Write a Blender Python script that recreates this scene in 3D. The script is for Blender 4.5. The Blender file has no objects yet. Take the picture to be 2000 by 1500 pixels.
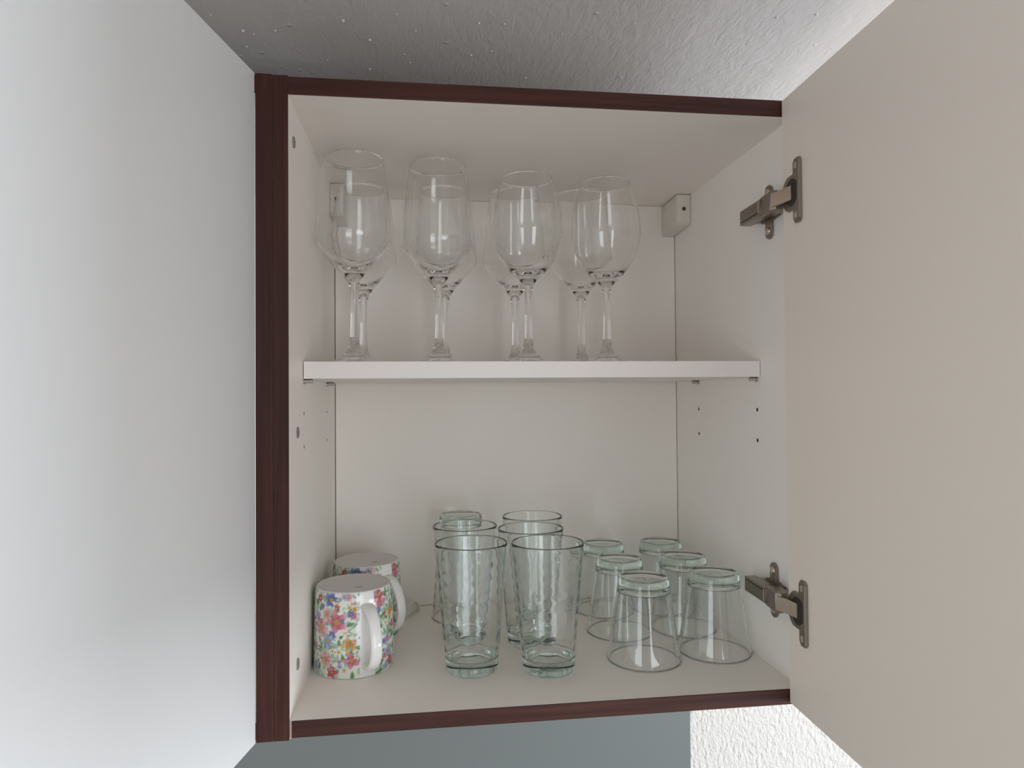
import bpy, bmesh, math, random
import numpy as np
from mathutils import Vector, Matrix

random.seed(4)
SC = bpy.context.scene
COL = SC.collection
PI = math.pi

# ------------------------------------------------------------------ camera, world, light, exposure
# origin: inner lower left front corner of the open cabinet; x right, y into the cabinet, z up (metres)
W, H, D = 0.467, 0.5418, 0.3139          # inner size of the cabinet
CAM = Vector((0.1157, -0.6201, 0.2781))
YAW, PITCH, ROLL = 0.1268, 0.0165, -0.0077
fwd = Vector((math.sin(YAW)*math.cos(PITCH), math.cos(YAW)*math.cos(PITCH), math.sin(PITCH)))
r0 = Vector((math.cos(YAW), -math.sin(YAW), 0)); u0 = r0.cross(fwd)
rgt = math.cos(ROLL)*r0 + math.sin(ROLL)*u0
up = -math.sin(ROLL)*r0 + math.cos(ROLL)*u0
cd = bpy.data.cameras.new('camera'); cam = bpy.data.objects.new('camera', cd); COL.objects.link(cam)
cd.sensor_width = 36; cd.lens = 1354.74/2000*36; cd.clip_start = 0.02
cam.matrix_world = Matrix(((rgt.x, up.x, -fwd.x, CAM.x), (rgt.y, up.y, -fwd.y, CAM.y), (rgt.z, up.z, -fwd.z, CAM.z), (0, 0, 0, 1)))
SC.camera = cam

world = bpy.data.worlds.new('sky'); SC.world = world; world.use_nodes = True
world.node_tree.nodes['Background'].inputs[0].default_value = (0.75, 0.86, 1.0, 1)
world.node_tree.nodes['Background'].inputs[1].default_value = 1.0

# room extents and the window in the right wall
CEIL = 0.618; FLOOR = -1.45; XL, XR = -1.7, 2.1; YF, YB = -1.7, D + 0.012
WY0, WY1, WZ0, WZ1 = -1.6, -0.2, -0.55, 0.48
def area(name, loc, rot, sx, sy, power, color):
    l = bpy.data.lights.new(name, 'AREA'); l.shape = 'RECTANGLE'; l.size = sx; l.size_y = sy
    l.energy = power; l.color = color
    o = bpy.data.objects.new(name, l); COL.objects.link(o); o.location = loc; o.rotation_euler = rot
    return o
area('window_daylight', (XR + 0.06, (WY0+WY1)/2, (WZ0+WZ1)/2), (0, PI/2, 0), WZ1-WZ0, WY1-WY0, 54, (0.90, 0.95, 1.0))
# two unseen windows added behind the viewer as frontal fill: (x0, x1, z0, z1, watts)
FRONT_FILL = ((-1.60, -0.50, -0.60, 0.50, 11.0), (0.45, 1.35, -0.55, 0.57, 11.2))
for fx0, fx1, fz0, fz1, pw in FRONT_FILL:
    area('window_daylight', ((fx0+fx1)/2, YF - 0.06, (fz0+fz1)/2), (PI/2, 0, 0), fx1-fx0, fz1-fz0, pw, (0.925, 0.96, 1.0))

SC.view_settings.view_transform = 'Standard'; SC.view_settings.look = 'None'
SC.view_settings.exposure = 0.0; SC.view_settings.gamma = 1.0; SC.view_settings.use_curve_mapping = False
cy = SC.cycles
cy.max_bounces = 24; cy.transmission_bounces = 24; cy.glossy_bounces = 8; cy.diffuse_bounces = 8
cy.transparent_max_bounces = 16; cy.sample_clamp_indirect = 20.0
cy.caustics_refractive = True; cy.caustics_reflective = False; cy.blur_glossy = 0.0

# ------------------------------------------------------------------ materials
def mat(name, color, rough=0.5, metal=0.0, spec=0.5):
    m = bpy.data.materials.new(name); m.use_nodes = True
    b = m.node_tree.nodes['Principled BSDF']
    b.inputs['Base Color'].default_value = (*color, 1); b.inputs['Roughness'].default_value = rough
    b.inputs['Metallic'].default_value = metal; b.inputs['Specular IOR Level'].default_value = spec
    return m
def nt(m): return m.node_tree.nodes, m.node_tree.links, m.node_tree.nodes['Principled BSDF']
def coords(m, scale=(1, 1, 1), rot=(0, 0, 0)):
    N, L, b = nt(m)
    tc = N.new('ShaderNodeTexCoord'); mp = N.new('ShaderNodeMapping')
    mp.inputs['Scale'].default_value = scale; mp.inputs['Rotation'].default_value = rot
    L.new(tc.outputs['Object'], mp.inputs['Vector']); return mp.outputs['Vector']
def noise(m, vec, scale, detail=4, rough=0.5, dist=0.0):
    N, L, b = nt(m); n = N.new('ShaderNodeTexNoise')
    n.inputs['Scale'].default_value = scale; n.inputs['Detail'].default_value = detail
    n.inputs['Roughness'].default_value = rough; n.inputs['Distortion'].default_value = dist
    L.new(vec, n.inputs['Vector']); return n.outputs['Fac']
def ramp(m, fac, stops):
    N, L, b = nt(m); r = N.new('ShaderNodeValToRGB')
    while len(r.color_ramp.elements) < len(stops): r.color_ramp.elements.new(0.5)
    for e, (p, c) in zip(r.color_ramp.elements, stops): e.position = p; e.color = (*c, 1)
    L.new(fac, r.inputs[0]); return r.outputs['Color']
def math_(m, op, a, b_):
    N, L, b = nt(m); n = N.new('ShaderNodeMath'); n.operation = op
    for i, v in enumerate((a, b_)):
        if isinstance(v, (int, float)): n.inputs[i].default_value = v
        else: L.new(v, n.inputs[i])
    return n.outputs[0]
def bump(m, height, strength, dist):
    N, L, b = nt(m); n = N.new('ShaderNodeBump'); n.inputs['Strength'].default_value = strength
    n.inputs['Distance'].default_value = dist; L.new(height, n.inputs['Height']); L.new(n.outputs[0], b.inputs['Normal'])

def melamine(name, color, rough=0.42):
    m = mat(name, color, rough, spec=0.4)
    f = noise(m, coords(m), 900, 2); bump(m, f, 0.06, 0.0003); return m
M_white = melamine('white_melamine', (0.87, 0.828, 0.778))
M_shelf = melamine('white_shelf_board', (0.84, 0.80, 0.765), 0.4)
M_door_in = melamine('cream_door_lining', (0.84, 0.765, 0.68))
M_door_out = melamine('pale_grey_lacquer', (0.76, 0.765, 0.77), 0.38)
M_core = mat('chipboard_core', (0.52, 0.38, 0.30), 0.8)

def walnut(name, axis):
    m = mat(name, (0.1, 0.05, 0.04), 0.5, spec=0.3)
    s = {'x': (4, 160, 160), 'z': (160, 160, 4)}[axis]
    N, L, b = nt(m)
    f = noise(m, coords(m, s), 1.6, 6, 0.6, 0.4)
    L.new(ramp(m, f, [(0.3, (0.030, 0.0098, 0.0066)), (0.5, (0.050, 0.0148, 0.0100)), (0.72, (0.076, 0.024, 0.016))]), b.inputs['Base Color'])
    bump(m, f, 0.1, 0.0004); return m
M_wood_x = walnut('walnut_edge_along', 'x'); M_wood_z = walnut('walnut_edge_upright', 'z')

def glass(name, color, absorb=None, density=0.0):
    m = bpy.data.materials.new(name); m.use_nodes = True
    N, L = m.node_tree.nodes, m.node_tree.links; N.clear()
    o = N.new('ShaderNodeOutputMaterial'); g = N.new('ShaderNodeBsdfGlass')
    g.inputs['Color'].default_value = (*color, 1); g.inputs['Roughness'].default_value = 0.0; g.inputs['IOR'].default_value = 1.5
    L.new(g.outputs[0], o.inputs['Surface'])
    if absorb:
        v = N.new('ShaderNodeVolumeAbsorption'); v.inputs['Color'].default_value = (*absorb, 1); v.inputs['Density'].default_value = density
        L.new(v.outputs[0], o.inputs['Volume'])
    return m
M_crystal = glass('clear_crystal', (0.997, 0.997, 0.995))
M_green_glass = glass('faintly_green_glass', (0.99, 0.996, 0.993), (0.45, 0.66, 0.58), 11)

M_nickel = mat('brushed_nickel', (0.30, 0.26, 0.22), 0.34, 1.0)
N, L, b = nt(M_nickel); bump(M_nickel, noise(M_nickel, coords(M_nickel), 500, 3), 0.08, 0.0003)
M_bright = mat('bright_nickel', (0.72, 0.60, 0.51), 0.38, 1.0)
M_dark_metal = mat('dark_hinge_cup', (0.06, 0.05, 0.045), 0.5, 0.8)
M_pin = mat('steel_shelf_pin', (0.5, 0.49, 0.47), 0.3, 1.0)
M_hole = mat('drilled_chipboard', (0.10, 0.08, 0.06), 0.9)
M_cap = mat('grey_plastic_cap', (0.23, 0.22, 0.21), 0.5)
M_bracket = mat('white_plastic', (0.68, 0.64, 0.58), 0.4)
M_ceramic = mat('white_glazed_china', (0.80, 0.79, 0.77), 0.12)
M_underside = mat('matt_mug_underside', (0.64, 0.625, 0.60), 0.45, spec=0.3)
M_floral = mat('floral_glazed_china', (0.8, 0.8, 0.8), 0.12)
N, L, b = nt(M_floral)
at_ = N.new('ShaderNodeAttribute'); at_.attribute_name = 'print'; L.new(at_.outputs['Color'], b.inputs['Base Color'])

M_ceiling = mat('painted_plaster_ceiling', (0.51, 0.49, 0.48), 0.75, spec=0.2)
c1 = coords(M_ceiling, (26, 9, 26), (0, 0, 0.5)); c2 = coords(M_ceiling)
n1 = noise(M_ceiling, c1, 5, 4, 0.6, 0.8); n2 = noise(M_ceiling, c2, 40, 3)
N, L, b = nt(M_ceiling)
vo = N.new('ShaderNodeTexVoronoi'); vo.inputs['Scale'].default_value = 34; L.new(c2, vo.inputs['Vector'])
nib = N.new('ShaderNodeMapRange'); nib.inputs[1].default_value = 0.10; nib.inputs[2].default_value = 0.04
L.new(vo.outputs['Distance'], nib.inputs[0])
sel = math_(M_ceiling, 'GREATER_THAN', noise(M_ceiling, c2, 9, 2), 0.52)
nb = math_(M_ceiling, 'MULTIPLY', nib.outputs[0], sel)
hh = math_(M_ceiling, 'ADD', math_(M_ceiling, 'MULTIPLY', n1, math_(M_ceiling, 'MULTIPLY', noise(M_ceiling, c2, 7, 2), 1.15)), math_(M_ceiling, 'ADD', math_(M_ceiling, 'MULTIPLY', n2, 0.2), math_(M_ceiling, 'MULTIPLY', nb, 0.4)))
bump(M_ceiling, hh, 0.7, 0.0028)

M_wall = mat('white_roughcast_wall', (0.60, 0.58, 0.55), 0.85, spec=0.15)
c1 = coords(M_wall, (1, 1, 0.62), (0, 0.35, 0)); n1 = noise(M_wall, c1, 190, 3, 0.55, 0.3)
bump(M_wall, n1, 0.9, 0.0045)
M_paint = mat('warm_white_wall_paint', (0.68, 0.65, 0.61), 0.8, spec=0.2)
M_floor = mat('oak_floor', (0.40, 0.28, 0.18), 0.45)
N, L, b = nt(M_floor); f = noise(M_floor, coords(M_floor, (2, 30, 2)), 2, 5)
L.new(ramp(M_floor, f, [(0.3, (0.10, 0.07, 0.05)), (0.7, (0.17, 0.12, 0.08))]), b.inputs['Base Color'])
M_splash = mat('grey_green_splashback', (0.147, 0.163, 0.160), 0.32, spec=0.5)
M_frame = mat('white_window_frame', (0.75, 0.75, 0.74), 0.4)

# ------------------------------------------------------------------ helpers
def add_box(bm, a, b_, bevel=0.0, seg=2):
    g = bmesh.ops.create_cube(bm, size=1.0); vs = g['verts']
    for v in vs:
        v.co = Vector([(a[i]+b_[i])/2 + v.co[i]*(b_[i]-a[i]) for i in range(3)])
    if bevel:
        es = {e for v in vs for e in v.link_edges}
        bmesh.ops.bevel(bm, geom=list(es), offset=bevel, segments=seg, affect='EDGES', profile=0.5)
def add_prism(bm, pts, axis, a, b_, bevel=0.0):
    """outline pts (2D) extruded along axis from a to b_; the two other axes in x,y,z order"""
    def P(p, t):
        q = list(p); q.insert(axis, t); return Vector(q)
    va = [bm.verts.new(P(p, a)) for p in pts]; vb = [bm.verts.new(P(p, b_)) for p in pts]
    n = len(pts); fs = [bm.faces.new(va), bm.faces.new(vb[::-1])]
    for i in range(n): fs.append(bm.faces.new((va[i], vb[i], vb[(i+1) % n], va[(i+1) % n])))
    bmesh.ops.recalc_face_normals(bm, faces=fs)
    if bevel:
        es = {e for f_ in fs[:2] for e in f_.edges}
        bmesh.ops.bevel(bm, geom=list(es), offset=bevel, segments=2, affect='EDGES', profile=0.5)
def add_cyl(bm, c, r, length, axis, n=24, r2=None):
    m = {'x': Matrix.Rotation(PI/2, 4, 'Y'), 'y': Matrix.Rotation(-PI/2, 4, 'X'), 'z': Matrix.Identity(4)}[axis]
    bmesh.ops.create_cone(bm, cap_ends=True, segments=n, radius1=r, radius2=r if r2 is None else r2, depth=length,
                          matrix=Matrix.Translation(c) @ m)
def add_lathe(bm, prof, n=96):
    rings = []
    for r, z in prof:
        if r < 1e-6: rings.append([bm.verts.new((0, 0, z))])
        else: rings.append([bm.verts.new((r*math.cos(2*PI*k/n), r*math.sin(2*PI*k/n), z)) for k in range(n)])
    for A, B in zip(rings, rings[1:]):
        for k in range(n):
            k2 = (k+1) % n
            if len(A) == 1: bm.faces.new((A[0], B[k2], B[k]))
            elif len(B) == 1: bm.faces.new((A[k], A[k2], B[0]))
            else: bm.faces.new((A[k], A[k2], B[k2], B[k]))
    return rings
def smooth_pts(pts, n=5):
    """Catmull-Rom through the profile points"""
    out = []; P = [np.array(p, float) for p in pts]; P = [2*P[0]-P[1]] + P + [2*P[-1]-P[-2]]
    for i in range(1, len(P)-2):
        for k in range(n):
            t = k/n; a, b_, c, d = P[i-1:i+3]
            q = 0.5*(2*b_ + (c-a)*t + (2*a-5*b_+4*c-d)*t*t + (3*b_-a-3*c+d)*t**3)
            out.append((max(q[0], 0.0), q[1]))
    out.append(tuple(P[-2])); return out
def obj(name, bm, m, parent=None, smooth=False, sharp=None):
    me = bpy.data.meshes.new(name)
    if parent is not None:
        off = -world_loc(parent)
        if smooth != 'local': bmesh.ops.translate(bm, verts=bm.verts, vec=off)
    bm.to_mesh(me); bm.free()
    if m: me.materials.append(m)
    if smooth:
        me.shade_smooth()
        if sharp: me.set_sharp_from_angle(angle=math.radians(sharp))
    o = bpy.data.objects.new(name, me); COL.objects.link(o)
    if parent is not None: o.parent = parent
    return o
def world_loc(o):
    v = Vector(o.location)
    while o.parent is not None: o = o.parent; v = v + Vector(o.location)
    return v
def box_obj(name, a, b_, m, parent=None, bevel=0.0):
    bm = bmesh.new(); add_box(bm, a, b_, bevel); return obj(name, bm, m, parent)
def tag(o, label, cat=None, group=None):
    o['label'] = label
    if cat: o['category'] = cat
    if group: o['group'] = group
    return o
def thing(name, label, cat, loc, rotz=0.0, group=None):
    o = bpy.data.objects.new(name, None); COL.objects.link(o); o.empty_display_size = 0.03
    o.location = loc; o.rotation_euler = (0, 0, rotz); return tag(o, label, cat, group)
def structure(o): o['kind'] = 'structure'; return o
def copy_tree(o, parent=None):
    c = o.copy(); COL.objects.link(c); c.parent = parent
    for ch in list(o.children): copy_tree(ch, c)
    return c
def drill(o, centers, r, depth, axis, sign):
    """real drilled holes: boolean of small cylinders, applied at once"""
    bm = bmesh.new()
    for c in centers:
        add_cyl(bm, Vector(c), r, depth*2, axis, 20)
    me = bpy.data.meshes.new('tmp'); bm.to_mesh(me); bm.free(); me.materials.append(M_hole)
    k = bpy.data.objects.new('tmp', me); COL.objects.link(k)
    md = o.modifiers.new('holes', 'BOOLEAN'); md.operation = 'DIFFERENCE'; md.object = k; md.solver = 'EXACT'
    md.material_mode = 'TRANSFER'
    dg = bpy.context.evaluated_depsgraph_get(); dg.update()
    new = bpy.data.meshes.new_from_object(o.evaluated_get(dg))
    o.modifiers.clear(); o.data = new
    bpy.data.objects.remove(k, do_unlink=True); bpy.data.meshes.remove(me)

# ------------------------------------------------------------------ the room
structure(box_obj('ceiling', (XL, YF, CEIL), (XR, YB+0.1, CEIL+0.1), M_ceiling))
CE = bpy.data.objects['ceiling']
def sight(u, v, z):               # where the line of sight through a picture point meets the ceiling
    d = fwd + rgt*((u-1000)/1354.74) - up*((v-750)/1354.74); return CAM + d*((z-CAM.z)/d.z)
bm = bmesh.new(); rr = random.Random(3)
for u, v, k in ((475, 60, 1.1), (538, 60, .8), (670, 40, 1.2), (722, 78, 1.1), (722, 135, 1), (482, 91, .7), (801, 122, .7), (812, 60, .6), (935, 45, .9), (920, 107, 1), (985, 47, .8),
                (1213, 150, .9), (1026, 152, .8), (1595, 28, .8), (1517, 34, .7), (1350, 155, .7), (412, 29, .6), (496, 68, .6), (775, 28, .6), (960, 100, .7), (1098, 66, .6), (1240, 45, .6), (790, 106, .6), (640, 118, .5), (1405, 140, .6)):
    p = sight(u, v, CEIL); r_ = 0.0014*k
    bmesh.ops.create_icosphere(bm, subdivisions=2, radius=r_, matrix=Matrix.Translation((p.x, p.y, CEIL)) @ Matrix.Diagonal((1, rr.uniform(0.9, 1.5), 1.1, 1)))
o = obj('plaster_nib', bm, M_ceiling, CE, True); o['kind'] = 'stuff'; o['label'] = 'scattered small grains standing out of the plaster'
structure(box_obj('floor', (XL, YF, FLOOR-0.1), (XR, YB+0.1, FLOOR), M_floor))
structure(box_obj('wall_back', (XL, YB, FLOOR), (XR, YB+0.1, CEIL), M_wall))
structure(box_obj('wall_left', (XL-0.1, YF, FLOOR), (XL, YB+0.1, CEIL), M_paint))
bm = bmesh.new(); px_ = XL
for fx0, fx1, fz0, fz1, pw in FRONT_FILL:
    add_box(bm, (px_, YF-0.12, FLOOR), (fx0, YF, CEIL)); px_ = fx1
    add_box(bm, (fx0, YF-0.12, FLOOR), (fx1, YF, fz0)); add_box(bm, (fx0, YF-0.12, fz1), (fx1, YF, CEIL))
add_box(bm, (px_, YF-0.12, FLOOR), (XR, YF, CEIL))
structure(obj('wall_front', bm, M_paint))
for k, (fx0, fx1, fz0, fz1, pw) in enumerate(FRONT_FILL):
    bm = bmesh.new(); t = 0.05
    add_box(bm, (fx0, YF-0.12, fz0), (fx0+t, YF-0.07, fz1)); add_box(bm, (fx1-t, YF-0.12, fz0), (fx1, YF-0.07, fz1))
    add_box(bm, (fx0+t, YF-0.12, fz0), (fx1-t, YF-0.07, fz0+t)); add_box(bm, (fx0+t, YF-0.12, fz1-t), (fx1-t, YF-0.07, fz1))
    structure(obj('window_%d' % (k+2), bm, M_frame))  # frames of the two added fill openings

# ------------------------------------------------------------------ the open cabinet
T = 0.0134; ZT = 0.5574; ZB = -0.0143
cab = thing('wall_cabinet', 'open white wall cabinet with dark walnut front edges holding glasses and mugs', 'cabinet', (W/2, D/2, ZB))
EB = 0.0012                                  # walnut edge band
def panel(name, a, b_, m=M_white, bands=None, parent=cab, bevel=0.0):
    o = box_obj(name, a, b_, m, parent, bevel)
    if bands:
        bx0, bx1, bz0, bz1, bmt = bands
        e = box_obj('edge_band', (bx0, -EB, bz0), (bx1, 0.0002, bz1), bmt, o, 0.0004); e['label'] = 'dark walnut front edge strip'
    return o
left = panel('side_panel', (-T+0.0002, 0, ZB-0.002), (0, D+0.0115, ZT+0.001), bands=(-T+0.0002, 0, ZB-0.002, ZT+0.001, M_wood_z))
right = panel('side_panel', (W, 0, ZB), (W+T, D+0.0115, ZT), bands=(W, W+T, ZB, ZT, M_wood_z))
panel('top_panel', (0, 0, H), (W, D+0.0115, ZT), bands=(0.0002, W, H, ZT, M_wood_x))
panel('bottom_panel', (0, 0, ZB), (W, D+0.0115, 0), bands=(0.0018, W, ZB, 0, M_wood_x))
box_obj('core_edge', (0.0003, -0.0004, ZB), (0.0018, 0.0002, -0.0004), M_core, cab)['label'] = 'sliver of bare chipboard beside the lower edge strip'
panel('back_panel', (0.001, D, 0.0006), (W-0.001, D+0.003, H-0.0004))
# peg holes and pins
HY = (0.0765, 0.2385)
drill(left, [c for c in
             [(0, HY[0], 0.2620), (0, HY[0], 0.2296), (0, HY[1], 0.2602), (0, HY[1], 0.2263)]], 0.0019, 0.009, 'x', -1)
drill(right, [c for c in
              [(W, 0.0780, 0.2610), (W, 0.0780, 0.2285), (W, 0.2360, 0.2588), (W, 0.2355, 0.2272)]], 0.0021, 0.009, 'x', 1)
SZ0, SZ1 = 0.2957, 0.3124
for x0, sgn, ys in ((0, 1, HY), (W, -1, (0.078, 0.236))):
    for y in ys:
        bm = bmesh.new()
        add_cyl(bm, Vector((x0+sgn*0.0042, y, SZ0-0.0021)), 0.0021, 0.0084, 'x', 20)
        add_cyl(bm, Vector((x0+sgn*0.0006, y, SZ0-0.0026)), 0.0026, 0.0012, 'x', 20)
        o = obj('shelf_pin', bm, M_pin, cab, True, 40); o['label'] = 'small steel pin under the shelf'
# connector caps on the left side
for y, z in ((0.0235, 0.5086), (0.0402, 0.2453), (0.0372, 0.0344)):
    bm = bmesh.new(); add_lathe(bm, [(0, 0.0004), (0.0022, 0.0004), (0.0022, 0.0011), (0.0046, 0.0012), (0.0052, 0.0008), (0.0053, 0.0)], 28)
    bmesh.ops.rotate(bm, verts=bm.verts, cent=(0, 0, 0), matrix=Matrix.Rotation(PI/2, 3, 'Y'))
    bmesh.ops.translate(bm, verts=bm.verts, vec=(0, y, z))
    o = obj('connector_cap', bm, M_cap, cab, True, 35); o['label'] = 'round grey connector bolt cap'
# hanging brackets in the upper back corners
def bracket(x0, x1, side):
    y0, y1, z0, z1 = 0.2535, D-0.0004, 0.5015, H-0.0012
    bm = bmesh.new()
    dz = 0.009
    add_prism(bm, [(y0, z0+dz*0.4), (y0+0.004, z0), (y1, z0-0.003), (y1, z1), (y0, z1)], 0, x0, x1, 0.0016)
    o = obj('hanging_bracket', bm, M_bracket, cab, True, 35); o['label'] = 'white plastic corner hanger box'
    cx = (x0+x1)/2 + side*0.0005
    bm = bmesh.new()
    add_cyl(bm, Vector((cx, y0-0.0002, 0.5222)), 0.0026, 0.0008, 'y', 20)
    s = obj('screw_hole', bm, M_hole, o, True, 40)
    bm = bmesh.new(); add_box(bm, (cx-0.0024, y0-0.0006, 0.506), (cx-0.0014, y0+0.0004, 0.5185), 0.0003)
    add_box(bm, (cx+0.0014, y0-0.0006, 0.506), (cx+0.0024, y0+0.0004, 0.5185), 0.0003)
    obj('guide_rib', bm, M_bracket, o)
    return o
bracket(W-0.0195, W-0.0002, 0); bracket(0.0002, 0.0180, 0)

# doors ------------------------------------------------------------
def door(parent, p0, ang, thick, length, z0, z1, m, name='door'):
    """p0: where the visible face starts (x, y); it runs towards the viewer, tilted by ang; thick: + body to the right, - to the left"""
    d = Vector((-math.sin(ang), -math.cos(ang), 0)); n = Vector((math.cos(ang), -math.sin(ang), 0))
    bm = bmesh.new(); add_box(bm, (0, 0, z0), (length, 1, z1))
    for v in bm.verts:
        q = Vector((p0[0], p0[1], 0)) + d*v.co.x + n*(v.co.y*thick); v.co = Vector((q.x, q.y, v.co.z))
    bmesh.ops.recalc_face_normals(bm, faces=bm.faces)
    bmesh.ops.bevel(bm, geom=list(bm.edges), offset=0.0007, segments=2, affect='EDGES', profile=0.5)
    return obj(name, bm, m, parent)
DA = math.radians(2.3); DP = (0.4551, -0.0022)
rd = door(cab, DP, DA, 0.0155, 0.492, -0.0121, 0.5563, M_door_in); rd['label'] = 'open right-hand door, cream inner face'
dn = Vector((math.cos(DA), -math.sin(DA), 0)); dd = Vector((-math.sin(DA), -math.cos(DA), 0))
def door_pt(s, off, z):
    """s along the door from its hinge edge, off: out of the inner face towards the cabinet's middle"""
    q = Vector((DP[0], DP[1], 0)) + dd*s - dn*off; return Vector((q.x, q.y, z))

def hinge(zc, flip):
    # arm (thing's own mesh): folded steel channel lying on the mounting plate
    bm = bmesh.new()
    za, zb = zc-0.0078, zc+0.0078
    add_prism(bm, [(0.4600, 0.0730), (0.4482, 0.0730), (0.4462, 0.0250), (0.4600, 0.0250)], 2, za, zb, 0.0008)
    add_prism(bm, [(0.4610, 0.0270), (0.4474, 0.0270), (0.4450, 0.0040), (0.4490, -0.0005), (0.4610, 0.0020)], 2, za-0.0016, zb+0.0016, 0.0010)
    h = obj('hinge', bm, M_nickel, cab, True, 30); h['label'] = 'brushed nickel concealed hinge on the right-hand door'
    # mounting plate with two screw wings on the side panel
    bm = bmesh.new()
    yc = 0.044; out = []
    hw, wl = 0.0068, 0.0275
    def arc(cz, s):
        return [(yc+hw*math.cos(a_)*1.0, cz+s*hw*math.sin(a_)) for a_ in np.linspace(0, PI, 9)]
    topa = arc(zc+wl-hw, 1); bota = arc(zc-wl+hw, -1)
    outline = [(yc+hw+0.009, zc-0.0085), (yc+hw+0.009, zc+0.0085), (yc+hw, zc+0.0105)] + topa + \
              [(yc-hw, zc+0.0105), (yc-hw-0.014, zc+0.0085), (yc-hw-0.014, zc-0.0085), (yc-hw, zc-0.0105)] + bota[::-1] + [(yc+hw, zc-0.0105)]
    add_prism(bm, outline, 0, W-0.0028, W-0.0001, 0.0007)
    add_box(bm, (0.459, 0.012, zc-0.0066), (W-0.002, 0.066, zc+0.0066), 0.0008)
    obj('mounting_plate', bm, M_nickel, h, True, 30)
    for s in (-1, 1):
        bm = bmesh.new(); zz = zc+s*0.0195
        add_lathe(bm, [(0, 0.0006), (0.0016, 0.0008), (0.0018, 0.0016), (0.0034, 0.0014), (0.0040, 0.0)], 20)
        bmesh.ops.rotate(bm, verts=bm.verts, cent=(0, 0, 0), matrix=Matrix.Rotation(-PI/2, 3, 'Y'))
        bmesh.ops.translate(bm, verts=bm.verts, vec=(W-0.0027, yc, zz))
        obj('screw', bm, M_bright, h, True, 35)
    # small bright clip at the arm's adjusting screw
    bm = bmesh.new(); add_box(bm, (0.4462, 0.0285, zc-0.0062), (0.4478, 0.0302, zc+0.0062), 0.0004)
    obj('clip', bm, M_bright, h)
    # adjusting slot along the arm
    bm = bmesh.new(); add_prism(bm, [(0.4486, 0.071), (0.4468, 0.031), (0.4480, 0.031), (0.4498, 0.071)], 2, zc-flip*0.0048-0.0006, zc-flip*0.0048+0.0006)
    bmesh.ops.translate(bm, verts=bm.verts, vec=(-0.0006, 0, 0))
    obj('groove', bm, M_dark_metal, h)
    # cup plate on the door: straight outer edge, round bulge towards the cabinet
    bm = bmesh.new(); pts = []
    so, si, hl = 0.0365, 0.0235, 0.0295
    rc, sc = 0.0175, 0.0200
    pts += [(so-0.003, -hl), (so, -hl+0.003), (so, hl-0.003), (so-0.003, hl), (si+0.003, hl), (si, hl-0.004), (si, 0.0165)]
    pts += [(sc-rc*math.cos(a_), rc*math.sin(a_)) for a_ in np.linspace(1.15, -1.15, 17)]
    pts += [(si, -0.0165), (si, -hl+0.004), (si+0.003, -hl)]
    def shape(bm, pts, a, b_, bev):
        va = [bm.verts.new(door_pt(s, a, zc+z)) for s, z in pts]; vb = [bm.verts.new(door_pt(s, b_, zc+z)) for s, z in pts]
        fs = [bm.faces.new(va), bm.faces.new(vb)]; n = len(pts)
        for i in range(n): fs.append(bm.faces.new((va[i], va[(i+1) % n], vb[(i+1) % n], vb[i])))
        bmesh.ops.recalc_face_normals(bm, faces=fs)
        if bev: bmesh.ops.bevel(bm, geom=list(fs[1].edges), offset=bev, segments=2, affect='EDGES', profile=0.5)
    shape(bm, pts, 0.0001, 0.0024, 0.0008)
    # raised lip of the outer edge
    shape(bm, [(so-0.0035, -hl+0.003), (so, -hl+0.003), (so, hl-0.003), (so-0.0035, hl-0.003)], 0.002, 0.0036, 0.0005)
    obj('cup_plate', bm, M_nickel, h, True, 30)
    bm = bmesh.new()
    shape(bm, [(sc+0.0015-0.0118*math.cos(a_), 0.0125*math.sin(a_)) for a_ in np.linspace(0, 2*PI, 29)[:-1]], 0.0022, 0.0026, 0)
    obj('cup', bm, M_dark_metal, h)
    for s in (-1, 1):
        bm = bmesh.new()
        shape(bm, [(0.0298-0.0030*math.cos(a_), s*0.0225+0.0030*math.sin(a_)) for a_ in np.linspace(0, 2*PI, 17)[:-1]], 0.002, 0.0031, 0.0004)
        obj('screw', bm, M_bright, h)
    # bright link plate from the arm into the cup
    bm = bmesh.new()
    a0 = Vector((0.4456, 0.0030, 0)); a1 = door_pt(0.0225, 0.0035, 0)
    dv = (a1-a0).normalized(); pn = Vector((dv.y, -dv.x, 0))
    add_prism(bm, [tuple((a0+pn*0.0000).xy), tuple((a0+dv*(a1-a0).length*0.9 - pn*0.0006).xy), tuple(a1.xy), tuple((a1-pn*0.003).xy), tuple((a0-pn*0.003).xy)], 2, zc-0.0066, zc+0.0066, 0.0006)
    lk = obj('link_arm', bm, M_bright, h, True, 30); lk['label'] = 'bright metal link between arm and cup'
hinge(0.4625, 1); hinge(0.0800, -1)

# ------------------------------------------------------------------ neighbouring cabinet on the left, its door open towards the viewer
nb_ = thing('wall_cabinet', 'neighbouring wall cabinet at left, pale grey outer door swung open', 'cabinet', (-0.27, D/2, ZB-0.002))
panel('side_panel', (-0.0267, 0, ZB-0.002), (-T-0.0001, D+0.004, ZT+0.0015), bands=(-0.0275, -T-0.0001, ZB-0.002, ZT+0.0015, M_wood_z), parent=nb_)
panel('side_panel', (-0.52, 0, ZB-0.002), (-0.507, D+0.004, ZT+0.0015), bands=(-0.52, -0.507, ZB-0.002, ZT+0.0015, M_wood_z), parent=nb_)
panel('top_panel', (-0.507, 0, H), (-0.0267, D+0.004, ZT), bands=(-0.507, -0.0268, H, ZT, M_wood_x), parent=nb_)
panel('bottom_panel', (-0.507, 0, ZB), (-0.0267, D+0.004, 0), bands=(-0.507, -0.0268, ZB, 0, M_wood_x), parent=nb_)
panel('back_panel', (-0.507, D, 0), (-0.0267, D+0.003, H), parent=nb_)
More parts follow.
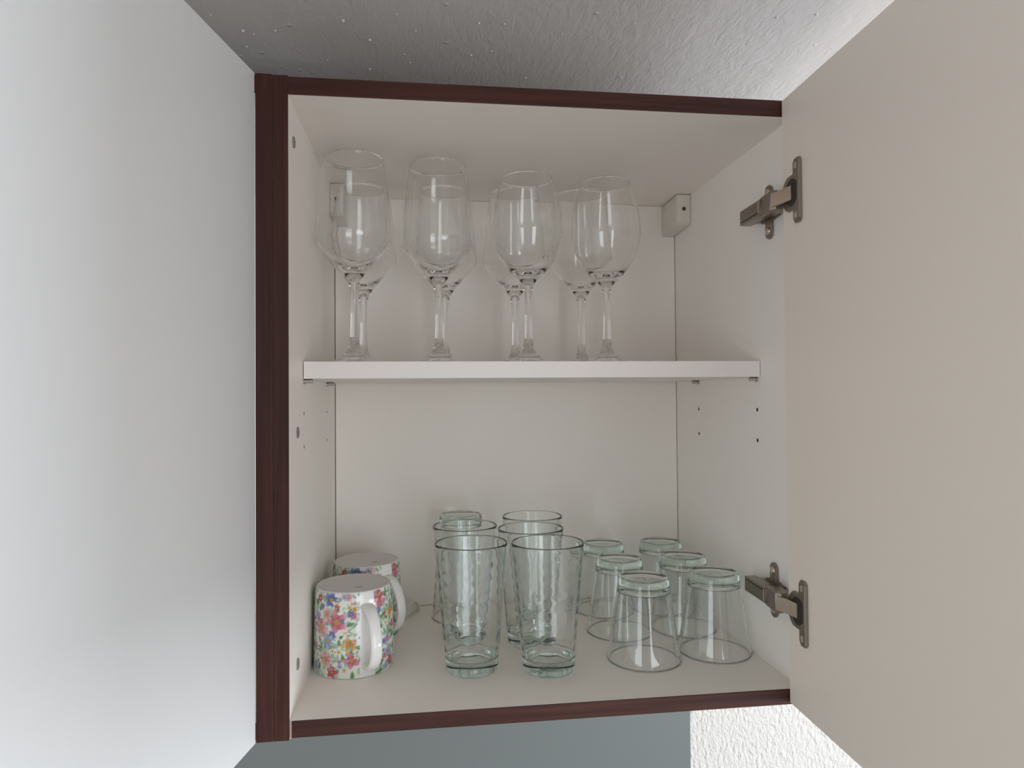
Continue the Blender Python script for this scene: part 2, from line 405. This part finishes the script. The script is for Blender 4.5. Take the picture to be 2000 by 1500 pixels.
ld = door(nb_, (-0.0277, -0.0018), math.radians(11.8), -0.0155, 0.485, ZB-0.0022, ZT+0.0016, M_door_out)
ld['label'] = 'open door of the left cabinet, pale grey outer face'

# splashback on the wall below
sb = box_obj('splashback_panel', (-1.2, D+0.006, -0.62), (0.4836, YB-0.0002, ZB-0.004), M_splash, None, 0.0006)
tag(sb, 'flat grey-green splashback panel on the wall below the cabinet', 'panel')

# ------------------------------------------------------------------ the shelf
sh = box_obj('cabinet_shelf', (0.0008, 0.0690, SZ0), (W-0.0008, D-0.004, SZ1), M_shelf, None, 0.0004)
tag(sh, 'white shelf board across the middle of the cabinet, carrying the wine glasses', 'shelf')

# ------------------------------------------------------------------ wine glasses
def lathe_part(name, prof, m, parent, n=96, inner_fn=None):
    bm = bmesh.new(); add_lathe(bm, prof, n)
    bmesh.ops.recalc_face_normals(bm, faces=bm.faces)
    return bm
def lathe_obj(name, prof, m, parent, n=96, radial=None):
    """open or closed surface of revolution; faces face out because the profile runs anticlockwise in (r, z)"""
    bm = bmesh.new(); add_lathe(bm, prof, n)
    if radial: radial(bm)
    me = bpy.data.meshes.new(name); bm.to_mesh(me); bm.free(); me.materials.append(m); me.shade_smooth()
    o = bpy.data.objects.new(name, me); COL.objects.link(o); o.parent = parent; return o
def wine_glass(kind, label, loc, group):
    t = thing('wine_glass', label, 'wine glass', loc, 0, group)
    foot = [(0, 0.0002), (0.020, 0.0002), (0.0350, 0.0002), (0.0366, 0.0005), (0.0369, 0.0011), (0.0362, 0.0016)] + \
        smooth_pts([(0.0330, 0.0021), (0.024, 0.0038), (0.015, 0.0075), (0.0095, 0.0130), (0.0062, 0.0200), (0.0046, 0.0290)], 5)
    stem = smooth_pts([(0.0046, 0.0290), (0.0040, 0.042), (0.0038, 0.060), (0.0042, 0.075), (0.0050, 0.084)], 5)
    if kind == 'angular':
        outer = smooth_pts([(0.0050, 0.084), (0.0066, 0.0895), (0.0105, 0.0955), (0.0210, 0.1080), (0.0330, 0.1215), (0.0385, 0.1280), (0.0399, 0.1325),
                            (0.0397, 0.1400), (0.0382, 0.160), (0.0352, 0.190), (0.0312, 0.2195)], 5)
        inner = smooth_pts([(0.0307, 0.2195), (0.0346, 0.190), (0.0375, 0.160), (0.0389, 0.1400), (0.0389, 0.1330), (0.0373, 0.1290), (0.0310, 0.1220),
                            (0.0205, 0.1110), (0.0110, 0.1035), (0.0050, 0.1012), (0.0, 0.1008)], 5)
        zt = 0.2195
    else:
        outer = smooth_pts([(0.0050, 0.084), (0.0066, 0.0895), (0.0108, 0.0950), (0.0200, 0.1040), (0.0290, 0.1150), (0.0350, 0.1270), (0.0385, 0.1410),
                            (0.0393, 0.1530), (0.0380, 0.1720), (0.0340, 0.192), (0.0288, 0.2085)], 5)
        inner = smooth_pts([(0.0283, 0.2085), (0.0334, 0.192), (0.0373, 0.1720), (0.0384, 0.1530), (0.0376, 0.1410), (0.0341, 0.1276), (0.0281, 0.1165),
                            (0.0190, 0.1070), (0.0100, 0.1022), (0.0045, 0.1010), (0.0, 0.1008)], 5)
        zt = 0.2085
    rim = [((outer[-1][0]+inner[0][0])/2, zt+0.0004)]
    lathe_obj('foot', foot, M_crystal, t); lathe_obj('stem', stem, M_crystal, t, 64); lathe_obj('bowl', outer + rim + inner, M_crystal, t)
    return t
WG = 'wine glasses on the shelf'
ang = wine_glass('angular', 'tall angular wine glass in the front row, nearest the left side panel', (0.0430, 0.1321, SZ1), WG)
for lab, x, y in (('second wine glass from the left in the front row, angular bowl', 0.1329, 0.1470),
                  ('leftmost wine glass in the back row, in front of the left hanger box', 0.0432, 0.2450),
                  ('second wine glass from the left in the back row', 0.1424, 0.2440),
                  ('third wine glass from the left in the back row, behind a rounded front glass', 0.2301, 0.2420),
                  ('rightmost wine glass in the back row, nearest the white hanger box', 0.3146, 0.2400)):
    c = copy_tree(ang); c.location = (x, y, SZ1); c['label'] = lab
rnd = wine_glass('round', 'left one of the two rounded wine glasses in the front row', (0.2323, 0.1452, SZ1), WG)
c = copy_tree(rnd); c.location = (0.3245, 0.1540, SZ1); c['label'] = 'rightmost wine glass in the front row, rounded bowl'

# ------------------------------------------------------------------ tumblers
def tumbler(name, label, loc, h, rt, rb, base, inverted, group, ripple):
    t = thing(name, label, 'glass', loc, 0, group)
    wall = 0.0019
    R = lambda z: rb + (rt-rb)*(z/h)
    zi = base + 0.0035
    floor_o = [(0, 0.0013), (rb*0.55, 0.0012), (rb*0.80, 0.0003), (rb-0.0022, 0.0), (rb-0.0006, 0.0008), (R(0.0022)-0.0001, 0.0024), (R(0.006), 0.006), (R(zi*0.7), zi*0.7), (R(zi), zi)]
    out_w = [(R(zi), zi)] + [(R(zi+(h-0.0012-zi)*k/40), zi+(h-0.0012-zi)*k/40) for k in range(1, 41)]
    rim = [(rt-0.0002, h-0.0004), (rt-wall/2, h), (rt-wall+0.0002, h-0.0004)]
    in_w = [(R(z)-wall, z) for z in np.linspace(h-0.0012, zi, 60)]
    r_in = R(zi)-wall
    floor_i = [(r_in, zi), (r_in*0.97, zi-0.0014), (r_in*0.88, zi-0.0027), (r_in*0.7, zi-0.0034), (r_in*0.4, zi-0.0036), (0, zi-0.0037)]
    def waves(bm):
        if not ripple: return
        for v in bm.verts:
            r = math.hypot(v.co.x, v.co.y); z = v.co.z
            if r < R(z)-wall*0.6 and zi+0.0005 < z < h-0.004:
                th = math.atan2(v.co.y, v.co.x)
                e = min(1, (z-zi)/0.006, (h-0.004-z)/0.01)
                k = 1 + e*ripple*(math.cos(9*th)*(0.75+0.6*math.cos(2*PI*z/0.0125)))/r
                v.co.x *= k; v.co.y *= k
    parts = [('base', floor_o, floor_i), ('body', out_w+rim+in_w, None)]
    sgn = -1 if inverted else 1
    for nm, a, b_ in parts:
        bm = bmesh.new(); n = 96
        add_lathe(bm, a, n)
        if b_: add_lathe(bm, b_, n)
        waves(bm)
        if inverted:
            for v in bm.verts: v.co.z = h - v.co.z; v.co.y = -v.co.y
        me = bpy.data.meshes.new(nm); bm.to_mesh(me); bm.free(); me.materials.append(M_green_glass); me.shade_smooth()
        o = bpy.data.objects.new(nm, me); COL.objects.link(o); o.parent = t
        if nm == 'base': o['label'] = 'thick greenish glass base'
    return t
HT = dict(h=0.1288, rt=0.0372, rb=0.0262, base=0.012)
GT = 'tall tumblers on the cabinet floor'; GS = 'short upturned tumblers on the cabinet floor'
tl = tumbler('tall_tumbler', 'left one of the two tall tumblers in the front row, standing upright', (0.1630, 0.0893, 0.0004), **HT, inverted=False, group=GT, ripple=0.00013)
for lab, x, y, rz in (('right one of the two tall tumblers in the front row, standing upright', 0.2400, 0.0786, 0.7),
                      ('upright tall tumbler directly behind the front left tall tumbler', 0.1620, 0.1840, 0.3),
                      ('upright tall tumbler in the middle row, behind the front right tall tumbler', 0.2345, 0.1560, 1.2),
                      ('rearmost upright tall tumbler, its rim highest of the right-hand row', 0.2485, 0.2335, 0.5)):
    c = copy_tree(tl); c.location = (x, y, 0.0004); c.rotation_euler = (0, 0, rz); c['label'] = lab
tumbler('tall_tumbler', 'only tall tumbler turned upside down, at the back of the left row', (0.1615, 0.2640, 0.0004), **HT, inverted=True, group=GT, ripple=0.0001)
HS = dict(h=0.0858, rt=0.0385, rb=0.0258, base=0.0115)
s0 = tumbler('short_tumbler', 'front left one of the six short upturned tumblers', (0.3450, 0.0933, 0.0004), **HS, inverted=True, group=GS, ripple=0)
for lab, x, y, rz in (('short upturned tumbler in the middle of the left row of three', 0.3435, 0.1800, 0.4),
                      ('short upturned tumbler at the back of the left row of three', 0.3458, 0.2640, 0.8),
                      ('short upturned tumbler at the front of the right row, closest to the lower hinge', 0.4270, 0.1033, 0.2),
                      ('short upturned tumbler in the middle of the right row of three', 0.4230, 0.1825, 0.6),
                      ('short upturned tumbler at the back of the right row, in the cabinet corner', 0.4233, 0.2630, 1.0)):
    c = copy_tree(s0); c.location = (x, y, 0.0004); c.rotation_euler = (0, 0, rz); c['label'] = lab

# ------------------------------------------------------------------ floral mugs, upside down
MH = 0.0842
def mug_r(z):                     # z above the cabinet floor, the mug stands on its rim
    return np.interp(z, [0, 0.004, 0.03, 0.06, 0.076, 0.081, 0.0842], [0.0408, 0.0407, 0.0404, 0.0397, 0.0390, 0.0383, 0.0372])
def floral(th, z):
    """printed flower pattern; th: angle around the mug, 0 = handle strip; z height; returns rgb (linear)"""
    rng = np.random.RandomState(11)
    R = 0.0395
    X = th*R; Y = z
    col = np.tile(np.array([0.74, 0.77, 0.71]), (len(X), 1))
    def blend(mask, c):
        nonlocal col
        mask = np.clip(mask, 0, 1)[:, None]; col = col*(1-mask) + np.array(c)*mask
    def dxy(x0, y0):
        dx = (X-x0+PI*R) % (2*PI*R) - PI*R; return dx, Y-y0
    def leaf(x0, y0, ln, wd, a, c, s=0.9):
        dx, dy = dxy(x0, y0); u = dx*math.cos(a)+dy*math.sin(a); v = -dx*math.sin(a)+dy*math.cos(a)
        d = (u/ln)**2 + (v/(wd*(1.05-0.5*u/ln)+1e-5))**2; blend((1.15-d)*3*s, c)
    greens = [(0.16, 0.30, 0.15), (0.26, 0.42, 0.28), (0.42, 0.56, 0.42), (0.12, 0.22, 0.10), (0.33, 0.50, 0.40)]
    for k in range(760):
        leaf(rng.uniform(-PI*R, PI*R), rng.uniform(0, MH), rng.uniform(0.0020, 0.0048), rng.uniform(0.0010, 0.0022), rng.uniform(0, PI), greens[rng.randint(5)], rng.uniform(0.5, 0.95))
    def flower(x0, y0, r, c_in, c_out, n=5, ph=None, centre=(0.5, 0.30, 0.06)):
        ph = rng.uniform(0, 6.28) if ph is None else ph
        dx, dy = dxy(x0, y0); rr = np.hypot(dx, dy); a = np.arctan2(dy, dx)
        pr = r*(0.80+0.20*np.cos(n*a+ph)); m = np.clip((pr-rr)/0.0009+0.5, 0, 1)
        t = np.clip(rr/r, 0, 1)[:, None]; c = np.array(c_in)*(1-t)+np.array(c_out)*t
        c = c*(0.86+0.14*np.cos(n*a+ph))[:, None]
        nonlocal col
        col = col*(1-m[:, None]) + c*m[:, None]
        if centre is not None: blend((r*0.24-rr)/0.0005+0.5, centre)
    PINK = ((0.50, 0.05, 0.14), (0.74, 0.33, 0.44)); PALE = ((0.62, 0.22, 0.28), (0.80, 0.58, 0.60)); BLUE = ((0.05, 0.07, 0.30), (0.25, 0.34, 0.62))
    SKY = ((0.20, 0.30, 0.58), (0.48, 0.58, 0.76)); ORG = ((0.55, 0.20, 0.03), (0.74, 0.48, 0.16)); RED = ((0.50, 0.03, 0.08), (0.62, 0.16, 0.24)); MAU = ((0.45, 0.18, 0.42), (0.66, 0.45, 0.62))
    WHT = ((0.74, 0.72, 0.52), (0.82, 0.81, 0.76))
    # flowers read off the photograph (pixels of a close view): x, y, radius, colours
    seen = [(275, 570, 62, BLUE), (330, 625, 40, WHT), (440, 548, 38, PALE), (165, 540, 35, RED), (240, 720, 52, PALE), (150, 730, 45, SKY), (180, 860, 78, PALE),
            (330, 810, 84, PINK), (285, 945, 36, BLUE), (245, 1010, 52, SKY), (445, 1060, 56, ORG), (490, 745, 36, PINK), (450, 660, 40, WHT), (230, 1200, 64, PALE),
            (470, 1230, 60, PINK), (285, 1350, 46, RED), (135, 1280, 44, SKY), (130, 1060, 46, MAU), (150, 1160, 30, WHT), (410, 930, 34, WHT), (350, 1130, 36, WHT), (400, 1330, 34, WHT),
            (735, 550, 54, RED), (742, 640, 46, PINK), (720, 712, 34, BLUE), (845, 740, 44, ORG), (862, 880, 40, RED), (800, 860, 34, WHT), (815, 1180, 46, SKY), (835, 1280, 42, RED), (820, 600, 36, WHT), (810, 1040, 40, MAU)]
    VIEW = math.radians(19)       # the handle strip lies this far right of the sight line
    for X0, Y0, r, c in seen:
        s = max(-0.98, min(0.98, (X0-493)/391)); phi = math.asin(s)
        yc = (1430-(1-math.cos(phi))*100-Y0)/930*MH
        flower((phi-VIEW)*R, yc, r/391*0.040*1.4, c[0], c[1], 5)
    for k in range(46):           # small filler blossoms between them
        c = [PINK, PALE, BLUE, SKY, ORG, RED, MAU, WHT, PALE][rng.randint(9)]
        flower(rng.uniform(-1.9, 1.2)*R, rng.uniform(0.003, MH-0.004), rng.uniform(0.0022, 0.0040), c[0], c[1], rng.randint(4, 6))
    for k in range(75):           # the far side of the mug
        a = rng.uniform(0.9, 2*PI-2.0)
        c = [PINK, PALE, BLUE, SKY, ORG, RED, MAU, WHT][rng.randint(8)]
        if a > 1.15: flower(a*R, rng.uniform(0.003, MH-0.006), rng.uniform(0.004, 0.0095), c[0], c[1], rng.randint(4, 7))
    for k in range(150):
        leaf(rng.uniform(-PI*R, PI*R), rng.uniform(0, MH), rng.uniform(0.0014, 0.0030), rng.uniform(0.0006, 0.0011), rng.uniform(0, PI), greens[rng.randint(5)], 0.9)
    d = (th+PI) % (2*PI) - PI
    strip = np.clip((0.0077-np.abs(d)*R)/0.0005+0.5, 0, 1)
    blend(strip, (0.80, 0.80, 0.80))
    blend((z-(MH-0.0016))/0.0006, (0.80, 0.79, 0.77))
    return col

def mug(label, loc, rotz, group):
    t = thing('floral_mug', label, 'mug', loc, rotz, group)
    n, zs = 320, np.concatenate([np.linspace(0.0006, 0.076, 96), np.linspace(0.0768, MH-0.0008, 12)])
    bm = bmesh.new()
    prof = [(float(mug_r(z)), float(z)) for z in zs]
    add_lathe(bm, prof, n)
    me = bpy.data.meshes.new('body'); bm.to_mesh(me); bm.free(); me.materials.append(M_floral); me.shade_smooth()
    co = np.zeros(len(me.vertices)*3); me.vertices.foreach_get('co', co); co = co.reshape(-1, 3)
    rgb = floral(np.arctan2(co[:, 1], co[:, 0]), co[:, 2])
    ca = me.color_attributes.new('print', 'FLOAT_COLOR', 'POINT')
    ca.data.foreach_set('color', np.concatenate([rgb, np.ones((len(rgb), 1))], 1).astype(np.float32).ravel())
    o = bpy.data.objects.new('body', me); COL.objects.link(o); o.parent = t; o['label'] = 'mug wall printed all over with pink, blue and orange flowers'
    # white inside, rim and base
    wall = 0.0028
    inner = [(0, MH-0.006), (0.030, MH-0.006), (0.0350, MH-0.009)] + [(float(mug_r(z))-wall, float(z)) for z in np.linspace(0.070, 0.001, 10)] + [(0.0398-0.001, 0.0), (0.0404, 0.0001), (float(mug_r(0.0006)), 0.0006)]
    lathe_obj('inside', inner, M_ceramic, t, 96)
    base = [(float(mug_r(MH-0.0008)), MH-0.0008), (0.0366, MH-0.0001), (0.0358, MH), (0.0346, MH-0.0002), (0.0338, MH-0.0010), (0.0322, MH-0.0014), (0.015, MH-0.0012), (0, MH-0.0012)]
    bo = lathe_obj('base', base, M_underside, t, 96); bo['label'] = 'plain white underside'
    bm = bmesh.new()
    add_lathe(bm, [(0, 0.0), (0.0045, 0.0)], 24)
    for v in bm.verts: v.co = Vector((v.co.x*0.5+0.016, v.co.y, MH-0.00105))
    me = bpy.data.meshes.new('maker_stamp'); bm.to_mesh(me); bm.free(); me.materials.append(M_stamp)
    o = bpy.data.objects.new('maker_stamp', me); COL.objects.link(o); o.parent = bo; o['label'] = 'small faint grey stamp'
    # ear handle, local +x
    path = smooth_pts([(0.0365, 0.0690), (0.0430, 0.0690), (0.0510, 0.0655), (0.0585, 0.0570), (0.0635, 0.0450), (0.0645, 0.0320), (0.0600, 0.0200), (0.0510, 0.0125), (0.0430, 0.0110), (0.0385, 0.0118)], 6)
    bm = bmesh.new(); rings = []
    m_ = 20
    for i, (x, z) in enumerate(path):
        p0 = path[max(0, i-1)]; p1 = path[min(len(path)-1, i+1)]
        tx, tz = p1[0]-p0[0], p1[1]-p0[1]; l = math.hypot(tx, tz); nx, nz = -tz/l, tx/l
        s = i/(len(path)-1); flare = 1 + 0.30*(abs(2*s-1)**4)
        ring = []
        for k in range(m_):
            a = 2*PI*k/m_; ca_, sa_ = math.cos(a), math.sin(a)
            w = 0.0058*flare*math.copysign(abs(ca_)**0.75, ca_); h_ = 0.0029*math.copysign(abs(sa_)**0.8, sa_)
            ring.append(bm.verts.new((x+nx*h_, w, z+nz*h_)))
        rings.append(ring)
    for A, B in zip(rings, rings[1:]):
        for k in range(m_): bm.faces.new((A[k], A[(k+1) % m_], B[(k+1) % m_], B[k]))
    bm.faces.new(rings[0]); bm.faces.new(rings[-1][::-1])
    bmesh.ops.recalc_face_normals(bm, faces=bm.faces)
    me = bpy.data.meshes.new('handle'); bm.to_mesh(me); bm.free(); me.materials.append(M_ceramic); me.shade_smooth()
    o = bpy.data.objects.new('handle', me); COL.objects.link(o); o.parent = t; o['label'] = 'plain white ear-shaped handle'
    return t
M_stamp = mat('grey_stamp_ink', (0.36, 0.35, 0.34), 0.4)
def facing(x, y, deg):            # azimuth of a direction deg to the right of the line towards the camera
    return math.atan2(CAM.y-y, CAM.x-x) + math.radians(deg)
mg = mug('floral china mug upside down at the front left of the cabinet floor', (0.0424, 0.1218, 0.0003), facing(0.0424, 0.1218, 19), 'floral mugs')
c = copy_tree(mg); c.location = (0.0473, 0.2250, 0.0003); c.rotation_euler = (0, 0, facing(0.0473, 0.2250, 36)); c['label'] = 'floral china mug upside down behind the front mug, mostly hidden'

# ------------------------------------------------------------------ small white clip at the back
cl = thing('plastic_clip', 'small white half-round plastic clip lying behind the rear mug', 'clip', (0.0985, 0.2740, 0.0002), math.radians(58))
def local_obj(name, bm, m, parent, sharp=35):
    me = bpy.data.meshes.new(name); bm.to_mesh(me); bm.free(); me.materials.append(m); me.shade_smooth(); me.set_sharp_from_angle(angle=math.radians(sharp))
    o = bpy.data.objects.new(name, me); COL.objects.link(o); o.parent = parent; return o
bm = bmesh.new()
outer = [(0.0165*math.cos(a), 0.0165*math.sin(a)+0.002) for a in np.linspace(0, PI, 21)]; inn = [(0.0148*math.cos(a), 0.0148*math.sin(a)+0.002) for a in np.linspace(PI, 0, 21)]
add_prism(bm, outer+inn, 1, -0.004, 0.004, 0.0003)
add_box(bm, (-0.0165, -0.0045, 0), (0.0165, 0.0045, 0.0021), 0.0004)
local_obj('hoop', bm, M_bracket, cl)
bm = bmesh.new(); add_prism(bm, [(0.015*math.cos(a), 0.015*math.sin(a)+0.0019) for a in np.linspace(0, PI, 21)], 1, 0.001, 0.002)
local_obj('web', bm, M_bracket, cl)
